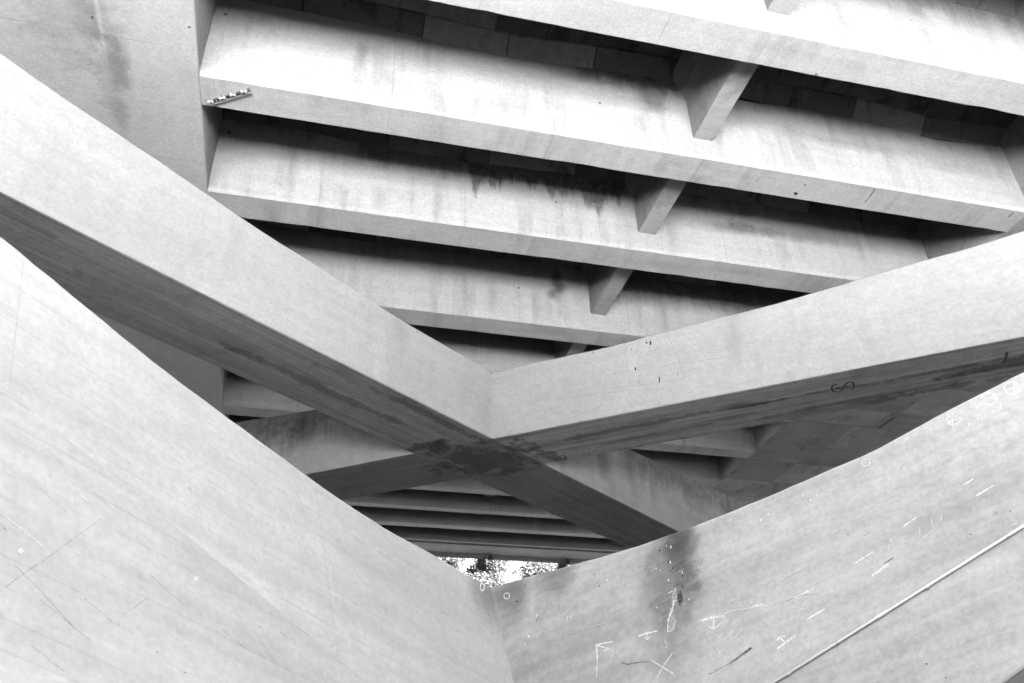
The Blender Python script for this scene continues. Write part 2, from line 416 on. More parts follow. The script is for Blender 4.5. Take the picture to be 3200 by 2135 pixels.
def beam_stains(k):
    st = []
    if k == 2:   # corner stains near the rib and washes on its upper face, pale blooms on the underside
        st = [(7.1, ZB + 1.75, 0.5, 0.7, 0.55), (5.3, ZB + 2.0, 0.9, 0.25, 0.7), (6.4, ZB + 2.1, 0.6, 0.3, 0.62), (0.3, ZB + 1.5, 0.18, 0.5, 0.7), (-1.9, ZB + 1.95, 0.25, 0.25, 0.75),
              (8.4, 113.7, 1.3, 0.5, 0.88), (8.3, 113.65, 0.35, 0.18, 1.18), (9.1, 113.8, 0.5, 0.1, 1.15), (7.6, 113.5, 0.3, 0.2, 0.86),
              (12.5, ZB + 1.3, 2.5, 0.25, 0.82), (15.5, ZB + 1.1, 2.0, 0.3, 0.8)]
    if k == 3:
        st += [(11.2, ZB + 1.28, 1.3, 0.24, 0.6), (10.5, ZB + 1.15, 1.6, 0.25, 0.8), (13.0, ZB + 1.3, 2.0, 0.3, 0.75), (9.0, 117.3, 1.2, 0.3, 0.85), (11.0, 117.1, 1.4, 0.2, 0.9)]
    if k == 1:
        st = [(12.2, ZB + 1.7, 0.4, 0.35, 1.3), (10, 110.1, 0.5, 0.2, 0.88), (8.4, 110.0, 0.8, 0.3, 0.9)]
    if k == 4:
        st = [(7.0, ZB + 1.5, 0.3, 0.6, 0.35), (6.8, ZB + 1.15, 0.2, 0.2, 0.5), (9.5, 121.2, 0.9, 0.3, 0.8), (6.8, 121.1, 0.7, 0.3, 0.86)]
    return st

BC = 0.43
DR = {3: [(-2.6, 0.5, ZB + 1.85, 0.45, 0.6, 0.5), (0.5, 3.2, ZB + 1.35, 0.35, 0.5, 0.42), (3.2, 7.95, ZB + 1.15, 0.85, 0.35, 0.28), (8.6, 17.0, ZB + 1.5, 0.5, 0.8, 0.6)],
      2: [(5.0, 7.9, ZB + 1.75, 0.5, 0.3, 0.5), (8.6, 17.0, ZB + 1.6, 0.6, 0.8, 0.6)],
      1: [(8.6, 17.0, ZB + 1.3, 0.6, 1.0, 0.5)], 4: [(-2.8, 7.9, ZB + 1.5, 0.4, 0.8, 0.6), (8.6, 17.0, ZB + 1.0, 0.6, 0.7, 0.5)]}  # wide soft entries darken the upper part of the beam faces
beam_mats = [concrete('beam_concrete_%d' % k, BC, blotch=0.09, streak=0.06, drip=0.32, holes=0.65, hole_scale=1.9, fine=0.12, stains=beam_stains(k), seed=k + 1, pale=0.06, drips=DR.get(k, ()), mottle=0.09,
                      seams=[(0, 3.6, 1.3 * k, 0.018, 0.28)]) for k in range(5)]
far_mat = concrete('beam_concrete_far', BC, blotch=0.14, drip=0.25, holes=0.5, seed=9, seams=[(0, 2.9, 0.4, 0.03, 0.5)])
def beam(k, yn, yf):
    mb = MB(); nseg = 60 if k < 5 else 24
    X = np.linspace(XL, XR, nseg + 1)
    def prof(x, i):
        r = random.Random(k * 977 + i)
        j = lambda a: r.uniform(-a, a) if 0 < i < nseg else 0.0
        chip = 0.02 if (r.random() < 0.10 and 0 < i < nseg) else 0.0
        up = wob(k, x)
        return [(yn + 0.014, ZB + up), (yn + 0.014, ZB + 1.003), (yn, ZB + 0.995), (yn + j(.003), ZB + 0.075 + j(.004)), (yn + 0.055 + j(.006), ZB),
                (yf - 0.012 + j(.004) - chip, ZB), (yf + j(.006) - chip, ZB + 0.014), (yf, ZB + 1.0), (yf, ZB + 2.42)]
    pr = [prof(x, i) for i, x in enumerate(X)]
    for i in range(nseg):
        for m_ in range(8):
            a, b, c, d = pr[i][m_], pr[i][m_ + 1], pr[i + 1][m_ + 1], pr[i + 1][m_]
            x0, x1 = X[i], X[i + 1]
            bottom = m_ in (4, 5)
            cd = (lambda x, p: (x, p[0] + 100)) if bottom else (lambda x, p: (x, p[1]))
            mb.face([(x0, *a), (x0, *b), (x1, *c), (x1, *d)], [cd(x0, a), cd(x0, b), cd(x1, c), cd(x1, d)])
    for x, p in ((X[0], pr[0]), (X[-1], pr[-1])):
        mb.face([(x, *q) for q in p], [q for q in p])
    return mb.build('floor_beam', beam_mats[k] if k < 5 else far_mat, deck)
for k, (yn, yf) in enumerate(BEAMS): beam(k, yn, yf)

# cross ribs between the floor beams, shallower than the beams
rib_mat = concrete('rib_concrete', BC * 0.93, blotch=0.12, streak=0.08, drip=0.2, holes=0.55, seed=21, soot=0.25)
RX0, RX1, RZ = 8.00, 8.49, ZB + 0.575
prev = [None] + BEAMS
for k in range(1, len(BEAMS)):
    y0, y1 = BEAMS[k - 1][1], BEAMS[k][0]
    mb = MB()
    b = [(RX0, y0, RZ), (RX1, y0, RZ), (RX1, y1 + .012, RZ), (RX0, y1 + .012, RZ)]
    t_ = [(RX0 - .02, y0, ZB + 2.6), (RX1 + .02, y0, ZB + 2.6), (RX1 + .02, y1 + .012, ZB + 2.6), (RX0 - .02, y1 + .012, ZB + 2.6)]
    mb.hexa(b, t_); mb.build('cross_rib', rib_mat, deck, bevel=0.02)
    # haunch where the rib runs into the slab, on the side seen
    if k < 5:
        mb = MB(); zc = ZB + 2.05
        mb.hexa([(RX0 - .12, y0, zc), (RX0 + .02, y0, zc - .35), (RX0 + .02, y1, zc - .35), (RX0 - .12, y1, zc)],
                [(RX0 - .30, y0, ZB + 2.6), (RX0 + .02, y0, ZB + 2.6), (RX0 + .02, y1, ZB + 2.6), (RX0 - .30, y1, ZB + 2.6)])
        mb.build('rib_haunch', rib_mat, deck)

# ceiling: left-in formwork panels and sloping fillet strips, each its own piece
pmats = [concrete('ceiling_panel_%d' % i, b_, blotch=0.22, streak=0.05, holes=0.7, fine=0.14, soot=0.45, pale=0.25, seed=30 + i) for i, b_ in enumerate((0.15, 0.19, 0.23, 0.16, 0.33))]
for k in range(1, len(BEAMS)):
    y0, y1 = BEAMS[k - 1][1], BEAMS[k][0]
    if k > 5: continue
    rr = random.Random(k * 31 + 5)
    for (xa, xb) in ((XL + .02, RX0 - .05), (RX1 + .05, XR - .02)):
        x = xa
        while x < xb - 0.3:        # sloping fillet strips along the beam's face
            w = rr.uniform(1.7, 2.7); x2 = min(xb, x + w)
            if xb - x2 < 0.5: x2 = xb
            za, zb_ = ZB + wob(k, x), ZB + wob(k, x2)
            mb = MB(); g_ = 0.012
            mb.hexa([(x + g_, y1 - .34, za + .34), (x2 - g_, y1 - .34, zb_ + .34), (x2 - g_, y1 + .03, zb_ - .004), (x + g_, y1 + .03, za - .004)],
                    [(x + g_, y1 - .34, za + .42), (x2 - g_, y1 - .34, zb_ + .42), (x2 - g_, y1 + .03, zb_ + .10), (x + g_, y1 + .03, za + .10)])
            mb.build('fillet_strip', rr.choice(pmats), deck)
            x = x2
        x = xa
        while x < xb - 0.3:        # flat panels of the slab
            w = rr.uniform(1.2, 2.3); x2 = min(xb, x + w)
            if xb - x2 < 0.4: x2 = xb
            za, zb_ = ZB + wob(k, x) + .35, ZB + wob(k, x2) + .35
            ym = y1 - .34 - rr.uniform(.9, 1.4)
            for (ya, yb) in ((y0 + .03, ym), (ym, y1 - .35)):
                mb = MB(); g_ = 0.01; dz = rr.uniform(0, .025)
                mb.hexa([(x + g_, ya + g_, za + .05 + dz), (x2 - g_, ya + g_, zb_ + .05 + dz), (x2 - g_, yb - g_, zb_ + dz), (x + g_, yb - g_, za + dz)],
                        [(x + g_, ya + g_, za + .12 + dz), (x2 - g_, ya + g_, zb_ + .12 + dz), (x2 - g_, yb - g_, zb_ + .08 + dz), (x + g_, yb - g_, za + .08 + dz)])
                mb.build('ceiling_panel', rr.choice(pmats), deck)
            x = x2
slab_mat = concrete('slab_concrete', 0.2, blotch=0.2, holes=0.4, seed=44)
mb = MB(); mb.box((XL - .0, 0.5, ZB + 3.05), (XR, 42.9, ZB + 3.4)); mb.build('roof_slab', slab_mat, deck)
for y0_, y1_ in [(BEAMS[k - 1][1], BEAMS[k][0]) for k in range(6, len(BEAMS))] + [(BEAMS[-1][1], 40.2)]:
    mb = MB(); mb.box((XL, y0_, ZB + 2.40), (XR, y1_, ZB + 2.46)); mb.build('coffer_lid', slab_mat, deck)

mb = MB(); mb.box((XL, 0.52, ZB + .2), (XR, 6.04, ZB + 3.04)); mb.build('edge_beam', slab_mat, deck, bevel=0.03)
# girders either side of the bay
gird_mat = concrete('girder_concrete', BC, blotch=0.10, streak=0.0, drip=0.12, holes=0.6, hole_scale=1.7, fine=0.12, seed=3, pale=0.05, mottle=0.08, crisp=[(-5.3, 12.0, 1.1, 1.5, 0.2, 0.88), (-4.6, 13.6, .35, 1.2, 0.1, 0.82)],
                    stains=[(-4.75, 11.9, 0.42, 1.6, 0.72), (-4.4, 13.3, 0.30, 1.2, 0.66), (-5.4, 12.3, 1.2, 1.5, 0.86), (-4.55, 14.7, 0.25, 0.7, 0.72), (-5.2, 11.6, 0.5, 0.2, 0.7), (-4.62, 12.2, 0.06, 1.3, 1.35), (-5.0, 11.8, 0.5, 0.06, 1.35)],
                    seams=[(1, 1.62, 0.35, 0.012, 0.3)])
mb = MB(); mb.box((-9.5, 0.5, ZB), (XL, 42.9, ZB + 3.4)); mb.build('edge_girder', gird_mat, deck, bevel=0.035)
rg_mat = concrete('girder_concrete_right', BC * 0.9, blotch=0.16, holes=0.4, seed=5, soot=0.2)
mb = MB(); mb.box((XR, 0.5, ZB + .035), (30.0, 42.9, ZB + 3.4)); mb.build('edge_girder', rg_mat, deck)
# its underside is made of separate formed panels with open joints
rmats = [concrete('soffit_panel_%d' % i, BC * b_, blotch=0.2, streak=0.12, holes=0.6, soot=0.35, seed=50 + i) for i, b_ in enumerate((0.62, 0.72, 0.56))]
rr = random.Random(8)
yy = 0.5; row = 0
while yy < 42.6:
    y2 = yy + (1.62 if row % 2 else 1.95); y2 = min(y2, 42.85)
    if abs(y2 - 25.11) < .9: y2 = 25.10
    gap = 0.03 if abs(y2 - 25.10) < .02 else 0.008
    x = XR; off = rr.uniform(1.2, 2.6)
    while x < 29.5:
        x2 = min(30.0, x + off); off = rr.uniform(2.0, 2.6)
        mb = MB(); mb.box((x + (.006 if x > XR else 0), yy + .006, ZB + rr.uniform(0, .008)), (x2 - .006, y2 - gap, ZB + .034)); mb.build('soffit_panel', rr.choice(rmats), deck)
        x = x2
    yy = y2; row += 1
# the deck goes on beyond both girders
mb = MB(); mb.box((-70, 0.5, ZB + .4), (-9.52, 42.9, ZB + 3.4)); mb.build('deck_beyond', slab_mat, deck)
mb = MB(); mb.box((30.02, 0.5, ZB + .4), (90, 42.9, ZB + 3.4)); mb.build('deck_beyond', slab_mat, deck)

# far edge of the deck: near ledge, formed soffit strips with skewed joints, drip lip
edge_mat = concrete('edge_beam_concrete', BC * 0.75, blotch=0.12, drip=0.1, holes=0.3, seed=13)
mb = MB(); mb.box((XL, 40.2, ZB + .05), (XR, 42.2, ZB + 3.04)); mb.build('edge_beam', edge_mat, deck)
mb = MB(); mb.box((XL, 40.25, ZB - .0), (XR, 40.42, ZB + .048)); mb.build('edge_ledge', edge_mat, deck)
jx = [-2.8, 0.9, 3.9, 6.82, 9.8, 12.65, 15.5, 17.6]
for i in range(len(jx) - 1):
    mb = MB(); s = -.28; a_, b_ = jx[i] + .012, jx[i + 1] - .012
    y0, y1 = 40.70, 42.045
    q = [(a_, y0), (b_, y0), (b_ + s, y1), (a_ + s, y1)]
    mb.hexa([(x, y, ZB - .02) for x, y in q], [(x, y, ZB + .047) for x, y in q])
    mb.build('soffit_panel', edge_mat, deck)
for i in range(len(jx) - 1):
    mb = MB(); mb.box((jx[i] - .27, 42.06, ZB - .20), (jx[i + 1] - .29, 42.20, ZB + .046)); mb.build('drip_lip', edge_mat, deck, bevel=0.02)
# piers that carry the deck, outside the picture
for px_, py_ in ((-12.5, 9.0), (-12.5, 38.0), (27.0, 8.0), (27.5, 38.0)):
    mb = MB(); mb.hexa([(px_ - 1, py_ - 1.2, -.3), (px_ + 1, py_ - 1.2, -.3), (px_ + 1, py_ + 1.2, -.3), (px_ - 1, py_ + 1.2, -.3)],
                       [(px_ - .8, py_ - 1, ZB + .45), (px_ + .8, py_ - 1, ZB + .45), (px_ + .8, py_ + 1, ZB + .45), (px_ - .8, py_ + 1, ZB + .45)])
    mb.build('pier', slab_mat, deck, bevel=0.04)

# ================================================================== crossing brace (the X under the deck)
ZX = 8.0 + EYE
NODE = {'near': np.array([3.86, 16.42]), 'left': np.array([2.33, 17.49]), 'far': np.array([3.80, 18.58]), 'right': np.array([5.33, 17.50])}
DA = np.array([1.0, 0.760]); DA /= np.hypot(*DA)      # away to the right
DB = np.array([-1.0, 0.709]); DB /= np.hypot(*DB)     # away to the left
xb = thing('cross_brace', 'pale concrete X of two crossing beams hung below the deck, black S painted underneath', 'brace', (3.83, 17.5, ZX))
OB = [(0.05, 0.0, 1.35, 1.0, 0.0, 0.36), (-1.6, -0.2, 1.1, 0.22, -0.62, 0.45), (1.7, -0.35, 1.3, 0.22, 0.62, 0.45), (-1.6, -2.0, 2.2, 0.12, 0.64, 0.6), (3.6, -2.8, 3.0, 0.12, -0.62, 0.55), (4.8, -2.2, 2.4, 0.2, -0.62, 0.5), (-3.6, -2.6, 2.6, 0.14, 0.64, 0.6)]
OB2 = OB + [(6.5, -4.0, 2.0, .10, -.62, .55), (5.2, -3.9, 1.6, .07, -.62, .6), (8.2, -5.0, 2.2, .12, -.62, .5), (3.0, -1.7, 1.5, .06, -.62, .6), (7.4, -5.4, 2.0, .08, -.62, .55), (9.5, -6.6, 2.5, .2, -.62, .5)]
def topz(d): return ZX + 1.63 + 0.0052 * d * d
XB = 0.335
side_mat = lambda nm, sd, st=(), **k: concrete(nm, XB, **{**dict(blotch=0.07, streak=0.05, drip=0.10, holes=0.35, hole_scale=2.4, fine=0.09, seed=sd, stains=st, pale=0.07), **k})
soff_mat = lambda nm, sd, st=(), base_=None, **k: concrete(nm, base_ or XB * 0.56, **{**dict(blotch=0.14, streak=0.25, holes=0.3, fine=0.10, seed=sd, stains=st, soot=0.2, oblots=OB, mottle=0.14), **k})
def arm(p1, p2, d, length, mats, ulabel):
    """p1, p2: the two node corners the arm starts from; d: its plan direction; UV u = distance from the node"""
    mb = MB(); n = 36
    ds = np.linspace(0, length, n + 1)
    perp = np.array([-d[1], d[0]])
    cen = (p1 + p2) / 2
    def pt(p, s, z, j=0): q = p + d * s; return (q[0], q[1], z + j)
    jt = [random.uniform(-.008, .008) + .012 * math.sin(q * 1.7) for q in ds]; jb = [random.uniform(-.004, .004) for _ in ds]
    s1, s2 = (p1 - cen) @ d, (p2 - cen) @ d
    for i in range(n):
        a, b = ds[i], ds[i + 1]
        for p, s0 in ((p1, s1), (p2, s2)):
            za, zb_ = topz(a + s0) + jt[i], topz(b + s0) + jt[i + 1]
            mb.face([pt(p, a, ZX), pt(p, b, ZX), pt(p, b, zb_), pt(p, a, za)],
                    [(a + s0, ZX), (b + s0, ZX), (b + s0, zb_), (a + s0, za)], 0)
        mb.face([pt(p1, a, ZX), pt(p1, b, ZX), pt(p2, b, ZX), pt(p2, a, ZX)],
                [(a + s1, (p1 - cen) @ perp), (b + s1, (p1 - cen) @ perp), (b + s2, (p2 - cen) @ perp), (a + s2, (p2 - cen) @ perp)], 1)
        mb.face([pt(p1, a, topz(a + s1) + jt[i]), pt(p1, b, topz(b + s1) + jt[i + 1]), pt(p2, b, topz(b + s2) + jt[i + 1]), pt(p2, a, topz(a + s2) + jt[i])],
                [(a, 0), (b, 0), (b, 1), (a, 1)], 0)
    L = length
    mb.face([pt(p1, L, ZX), pt(p2, L, ZX), pt(p2, L, topz(L + s2) + jt[-1]), pt(p1, L, topz(L + s1) + jt[-1])], [(0, 0), (1, 0), (1, 1), (0, 1)], 0)
    return mb.build('brace_arm', mats, xb, bevel=0.035)
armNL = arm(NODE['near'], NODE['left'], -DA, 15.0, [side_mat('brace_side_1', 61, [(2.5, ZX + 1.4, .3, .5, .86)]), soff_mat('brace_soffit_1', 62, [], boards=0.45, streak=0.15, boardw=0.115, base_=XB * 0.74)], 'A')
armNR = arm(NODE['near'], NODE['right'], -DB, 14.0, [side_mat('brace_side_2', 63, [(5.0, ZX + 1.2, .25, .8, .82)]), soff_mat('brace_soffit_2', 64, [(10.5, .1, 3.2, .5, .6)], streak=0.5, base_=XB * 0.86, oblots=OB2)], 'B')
armFR = arm(NODE['far'], NODE['right'], DA, 14.0, [side_mat('brace_side_3', 65, [(1.6, ZX + 1.1, .5, .8, .5), (2.8, ZX + .9, .35, .7, .6), (4.0, ZX + 1.2, .6, .6, .7), (5.2, ZX + 1, .25, .8, .72)], drip=0.35, streak=0.1, drips=[(-1, 12, ZX + 0.85, 0.5, 0.5, 0.5)]), soff_mat('brace_soffit_3', 66)], 'A')  # weathering runs, strengthened to paint shade onto the upper far face
armFL = arm(NODE['far'], NODE['left'], DB, 14.0, [side_mat('brace_side_4', 67, [(1.5, ZX + 1.2, .8, .6, .55), (3.2, ZX + 1.1, .5, .7, .7)], drip=0.3, drips=[(-1, 12, ZX + 0.45, 0.5, 0.6, 0.35)]), soff_mat('brace_soffit_4', 68, streak=0.35)], 'B')  # runs deepened so the top of this far face looks shaded
mb = MB()
order = [NODE['near'], NODE['right'], NODE['far'], NODE['left']]
mb.hexa([(p[0], p[1], ZX) for p in order], [(p[0], p[1], ZX + 1.64) for p in order])
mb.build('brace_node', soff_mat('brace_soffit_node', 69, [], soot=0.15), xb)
# columns under the outer ends, outside the picture
for q in (NODE['near'] - DA * 14.2 + np.array([-.4, .5]), NODE['near'] - DB * 13.2 + np.array([.4, .5]), NODE['far'] + DA * 13.2 + np.array([.4, -.5]), NODE['far'] + DB * 13.2 + np.array([-.4, -.5])):
    mb = MB(); mb.box((q[0] - .7, q[1] - .7, -.3), (q[0] + .7, q[1] + .7, ZX + .02)); mb.build('column', slab_mat, xb, bevel=0.03)

# marks on the brace
P_B, N_B = np.array([3.86, 16.42, ZX]), np.array([DB[1], -DB[0], 0])
P_A, N_A = np.array([3.86, 16.42, ZX]), np.array([DA[1], -DA[0], 0])
P_S, N_S = np.array([3.86, 16.42, ZX]), np.array([0, 0, -1.0])
cB = (1900, 1000, 0.25532)
strokes('hatch_mark', [([(205, 285), (215, 420), (255, 640), (262, 760)], 7), ([(720, 155), (800, 350), (880, 530), (930, 740)], 8), ([(375, 330), (328, 430)], 6), ([(405, 390), (362, 520)], 6),
        ([(600, 205), (635, 300), (572, 385)], 6), ([(785, 325), (690, 440)], 6), ([(630, 435), (597, 500)], 6), ([(805, 545), (755, 635)], 6), ([(410, 620), (375, 750)], 6), ([(515, 195), (520, 230)], 10)],
        P_B, N_B, chalk_deck, armNR, cB)
strokes('hatch_mark', [([(0, 670), (420, 600), (880, 530), (1500, 450)], 7), ([(0, 835), (600, 780), (900, 720)], 6), ([(-700, 990), (-100, 900), (300, 860)], 6)], P_B, N_B, chalk_deck, armNR, cB, jitter=.004)
for (x, y, rx, ry) in ((335, 600, 9, 22), (375, 765, 8, 14), (630, 735, 9, 38), (520, 285, 12, 28), (475, 280, 14, 16), (853, 670, 6, 14), (290, 360, 8, 20)):
    blob('tie_hole', x, y, rx, ry, P_B, N_B, hole_mat if ry > 20 else crack_mat, armNR, cB)
cS = (2500, 1050, 0.29787)
strokes('painted_letter', [([(548, 562), (570, 525), (552, 484), (505, 482), (470, 515), (445, 565), (405, 588), (350, 583), (328, 550), (345, 517), (385, 508)], 15)], P_S, N_S, black_paint, armNR, cS, wscale=1.3)
strokes('paint_mark', [([(2170, 170), (2162, 225), (2140, 285)], 20), ([(2150, 232), (2178, 226)], 10)], P_S, N_S, black_paint, armNR, cS, wscale=1.3)
strokes('paint_mark', [([(160, 400), (198, 422)], 20), ([(198, 376), (232, 378), (252, 412)], 14), ([(262, 346), (300, 348), (326, 402)], 18), ([(650, 296), (684, 336)], 10)], P_S, N_S, black_paint, armNR, (1700, 1350, 0.21277))
strokes('formwork_seam', [([(20, 1215), (250, 1567)], 9), ([(235, 1260), (430, 1545)], 6)], P_S, N_S, seam_mat, armNR, cB)

# ================================================================== crossing wall pier (the V in front)
AP = np.array([2.3284, 10.1413, 3.0 + EYE])
dR = np.array([1.41, -1, 0]); dR /= np.linalg.norm(dR)
dL = np.array([-1.32, -1, 0]); dL /= np.linalg.norm(dL)
NR = np.cross(dR, (0, 0, 1.0))
C2 = hit(1606, 2135, AP, NR)
cd = (C2 - AP) / (C2 - AP)[2]                 # the inner corner leans as it goes down
NL = np.cross(dL, C2 - AP)
LT = [(0, 735), (234, 925), (468, 1116.6), (702, 1297), (909, 1447), (1050, 1547), (1190, 1639), (1373, 1744), (1452, 1792), (1531, 1831)]
RT = [(1531, 1831), (1612, 1814), (1752, 1774.5), (1846, 1747), (1986, 1704), (2108, 1663), (2194, 1632), (2306, 1588), (2428, 1540), (2568, 1477), (2741, 1400), (2943, 1290), (3200, 1161)]
def arc(px, N, d, lean):
    out = []
    for p in px:
        X = hit(*p, AP, N); k = X - AP
        out.append(((k - (cd * k[2] if lean else 0)) @ d if lean else k @ d, X[2]))
    out.sort(); return np.array(out)
tl, tr = arc(LT, NL, dL, True), arc(RT, NR, dR, False)
def prof_fn(tab):
    c = np.polyfit(tab[:, 0], tab[:, 1], 3); d1 = tab[-1, 0]
    sl = np.polyval(np.polyder(c), d1) + 0.02
    def fn(d):
        d = abs(d)
        return float(np.interp(d, tab[:, 0], tab[:, 1])) if d <= d1 else tab[-1, 1] + sl * (d - d1) + 0.012 * (d - d1) ** 2
    return fn
ztl, ztr = prof_fn(tl), prof_fn(tr)
vp = thing('crossing_pier', 'massive pale concrete V of two crossing arched walls covered in chalk marks', 'pier', (AP[0], AP[1], 0.0))
VB = 0.32
left_mat = concrete('pier_concrete_left', VB * 1.02, blotch=0.09, streak=0.10, holes=0.2, fine=0.08, mottle=0.09, seed=71, pale=0.06, speck=0.10,
                    stains=[(0.08, 4.42, 0.42, 0.42, 0.5), (0.6, 3.2, 1.2, .5, .93)], seams=[(1, 0.38, 0.1, 0.008, 0.16), (0, 3.1, 0.5, 0.010, 0.15)])
left_low = concrete('pier_concrete_left_low', VB * 0.95, blotch=0.10, streak=0.10, holes=0.25, fine=0.08, mottle=0.09, seed=72, pale=0.06, boards=0.10, boardw=0.21, speck=0.08)
right_mat = concrete('pier_concrete_right', VB * 1.24, blotch=0.13, streak=0.16, holes=0.2, fine=0.10, mottle=0.12, crisp=[(2.35, 4.35, .18, .75, 0.05, .72), (2.2, 3.75, .3, .6, 0.1, .8)], seed=73, pale=0.14, speck=0.18,
                     stains=[(0.25, 4.38, 0.42, 0.36, 0.52), (0.85, 4.42, 0.30, 0.36, 0.60), (0.5, 4.35, 0.10, 0.45, 1.25), (2.33, 4.5, 0.26, 1.1, 0.42), (2.15, 3.8, 0.40, 1.1, 0.66), (1.3, 3.3, 1.6, 0.8, 0.88), (0.1, 3.5, 0.6, 0.5, .82), (4.2, 4.85, 1.3, .35, .9)])
def wall(d, top, lean, zsoft, mats, dn, df, thick, name):
    """u = distance along the wall from the crossing, v = height; 'lean' walls batter along the corner line"""
    mb = MB(); n = 110
    ds = np.linspace(-df, dn, n + 1)
    back = np.array([-d[1], d[0], 0.0])
    if back[1] < 0: back = -back
    def P(s, z):
        q = AP + d * s
        if lean: q = q + cd * (z - AP[2])
        return np.array([q[0], q[1], z])
    J = [random.uniform(-.006, .006) + .006 * math.sin(q * 2.3) for q in ds]
    for i in range(n):
        a, b = ds[i], ds[i + 1]
        za, zb_ = top(a) + J[i], top(b) + J[i + 1]
        la, lb = zsoft(a), zsoft(b)
        ba, bb = BOT(a, lean), BOT(b, lean)
        la, lb = max(la, ba), max(lb, bb)
        t_ = back * thick
        # front face in a grid so that the two finishes stay apart
        rows = 6
        for r in range(rows):
            f0, f1 = r / rows, (r + 1) / rows
            zz = [la + (za - la) * f0, lb + (zb_ - lb) * f0, lb + (zb_ - lb) * f1, la + (za - la) * f1]
            ss = [a, b, b, a]
            mb.face([P(s_, z_) for s_, z_ in zip(ss, zz)], [(s_, z_ - SH(s_, lean)) for s_, z_ in zip(ss, zz)], 0)
        if la - ba > 1e-4 or lb - bb > 1e-4:
            o = back * 0.0
            zz = [ba, bb, lb, la]; ss = [a, b, b, a]
            mb.face([P(s_, z_) + o for s_, z_ in zip(ss, zz)], [(s_, z_ - SH(s_, lean)) for s_, z_ in zip(ss, zz)], 1)
        # soffit, back, top
        mb.face([P(a, ba), P(b, bb), P(b, bb) + t_, P(a, ba) + t_], [(a, 0), (b, 0), (b, thick), (a, thick)], 1)
        mb.face([P(a, za), P(b, zb_), P(b, zb_) + t_, P(a, za) + t_], [(a, 0), (b, 0), (b, thick), (a, thick)], 0)
        mb.face([P(a, ba) + t_, P(b, bb) + t_, P(b, zb_) + t_, P(a, za) + t_], [(a, ba), (b, bb), (b, zb_), (a, za)], 0)
    for s in (-df, dn):
        mb.face([P(s, BOT(s, lean)), P(s, BOT(s, lean)) + back * thick, P(s, top(s)) + back * thick, P(s, top(s))], [(0, 0), (1, 0), (1, 1), (0, 1)], 0)
    return mb.build(name, mats, vp, bevel=0.03)
SLOPE = {True: 0.43, False: 0.44}
def SH(s, lean): return SLOPE[lean] * abs(s) * 0.62    # texture follows the rise of the wall
def BOT(s, lean):
    s = abs(s)
    b = 0.26 + 0.54 * s if not lean else 0.0 + 0.42 * s
    return max(-0.25, b)
lineL = lambda s: 1.676 + EYE + (3.379 - 1.676) * (abs(s) - 2.4526) / (5.777 - 2.4526) if s > 0 else -9
wallL = wall(dL, ztl, True, lineL, [left_mat, left_low], 11.0, 7.0, 1.7, 'pier_wall')
wallR = wall(dR, ztr, False, lambda s: -9, [right_mat, right_mat], 11.0, 7.0, 1.7, 'pier_wall')

# chalk, cracks, holes on the right-hand wall
c1 = (1800, 1650, 0.30928)
PR, NRv = AP, NR
def mk(nm, ls, mat, crop, par=wallR, P=PR, N=NRv, **k): return strokes(nm, ls, P, N, mat, par, crop, **k)
mk('chalk_mark', [([(190, 1190), (280, 1165), (370, 1150)], 14), ([(208, 1195), (217, 1330)], 20), ([(217, 1330), (205, 1510)], 9), ([(210, 1190), (340, 1220)], 12), ([(340, 1215), (270, 1245)], 12)], chalk, c1)
mk('chalk_mark', [([(632, 1092), (730, 1060), (825, 1040)], 14), ([(722, 1060), (720, 1125)], 9), ([(700, 1103), (720, 1128), (752, 1098)], 10)], chalk, c1)
mk('chalk_mark', [([(1272, 940), (1380, 905), (1495, 890)], 18), ([(1395, 905), (1388, 1025)], 14), ([(1340, 990), (1388, 1025), (1450, 975)], 12), ([(1388, 1030), (1450, 975), (1510, 905)], 4)], chalk, c1)
mk('chalk_mark', [([(750, 1330), (988, 1475)], 9), ([(980, 1255), (880, 1400), (820, 1515)], 7)], chalk, c1)
mk('hatch_mark', [([(1408, 1165), (1480, 1060)], 5), ([(1478, 1158), (1640, 960)], 6), ([(1565, 1155), (1690, 1005)], 5), ([(345, 1320), (465, 1180)], 6), ([(435, 1310), (480, 1265)], 5), ([(470, 1560), (525, 1500)], 5),
   ([(1590, 970), (1655, 905)], 4), ([(1385, 1035), (1340, 1140)], 5)], chalk_thin, c1)
mk('chalk_number', [([(1568, 722), (1608, 712), (1590, 745), (1620, 768), (1602, 792), (1572, 786)], 6), ([(1662, 690), (1640, 740), (1645, 786), (1672, 780), (1668, 748), (1645, 757)], 6),
   ring(1722, 745, 14, 20, 6), ring(1778, 736, 16, 26, 6)], chalk_thin, c1)
mk('chalk_dash', [([(1785, 790), (1890, 770)], 12), ([(1240, 935), (1580, 835), (1940, 780)], 4)], chalk, c1)
mk('chalk_dash', [([(108, 500), (115, 410), (270, 385), (255, 500)], 6), ([(-40, 440), (60, 420)], 6)], chalk_thin, c1)
mk('crack_line', [([(1775, 1212), (1690, 1275), (1560, 1365)], 18), ([(1560, 1365), (1440, 1430), (1340, 1482)], 6), ([(760, 1345), (620, 1362), (520, 1380), (460, 1358)], 7)], crack_mat, c1, jitter=.002)
mk('crack_line', [([(-60, 1080), (250, 990), (430, 930)], 3), ([(620, 395), (690, 380), (760, 345)], 4), ([(1380, 1190), (1430, 1270)], 4)], crack_mat, c1)
mk('scratch_mark', [([(x, y), (x + L, y - L * .62)], w) for x, y, L, w in ((590, 750, 140, 5), (700, 850, 260, 5), (870, 830, 260, 5), (800, 950, 330, 5), (950, 1110, 200, 6), (1000, 1190, 240, 5), (960, 1210, 160, 5), (990, 1390, 130, 5), (930, 1567, 180, 6), (640, 410, 110, 4), (980, 480, 110, 5), (1390, 635, 150, 6))], chalk_faint, c1)
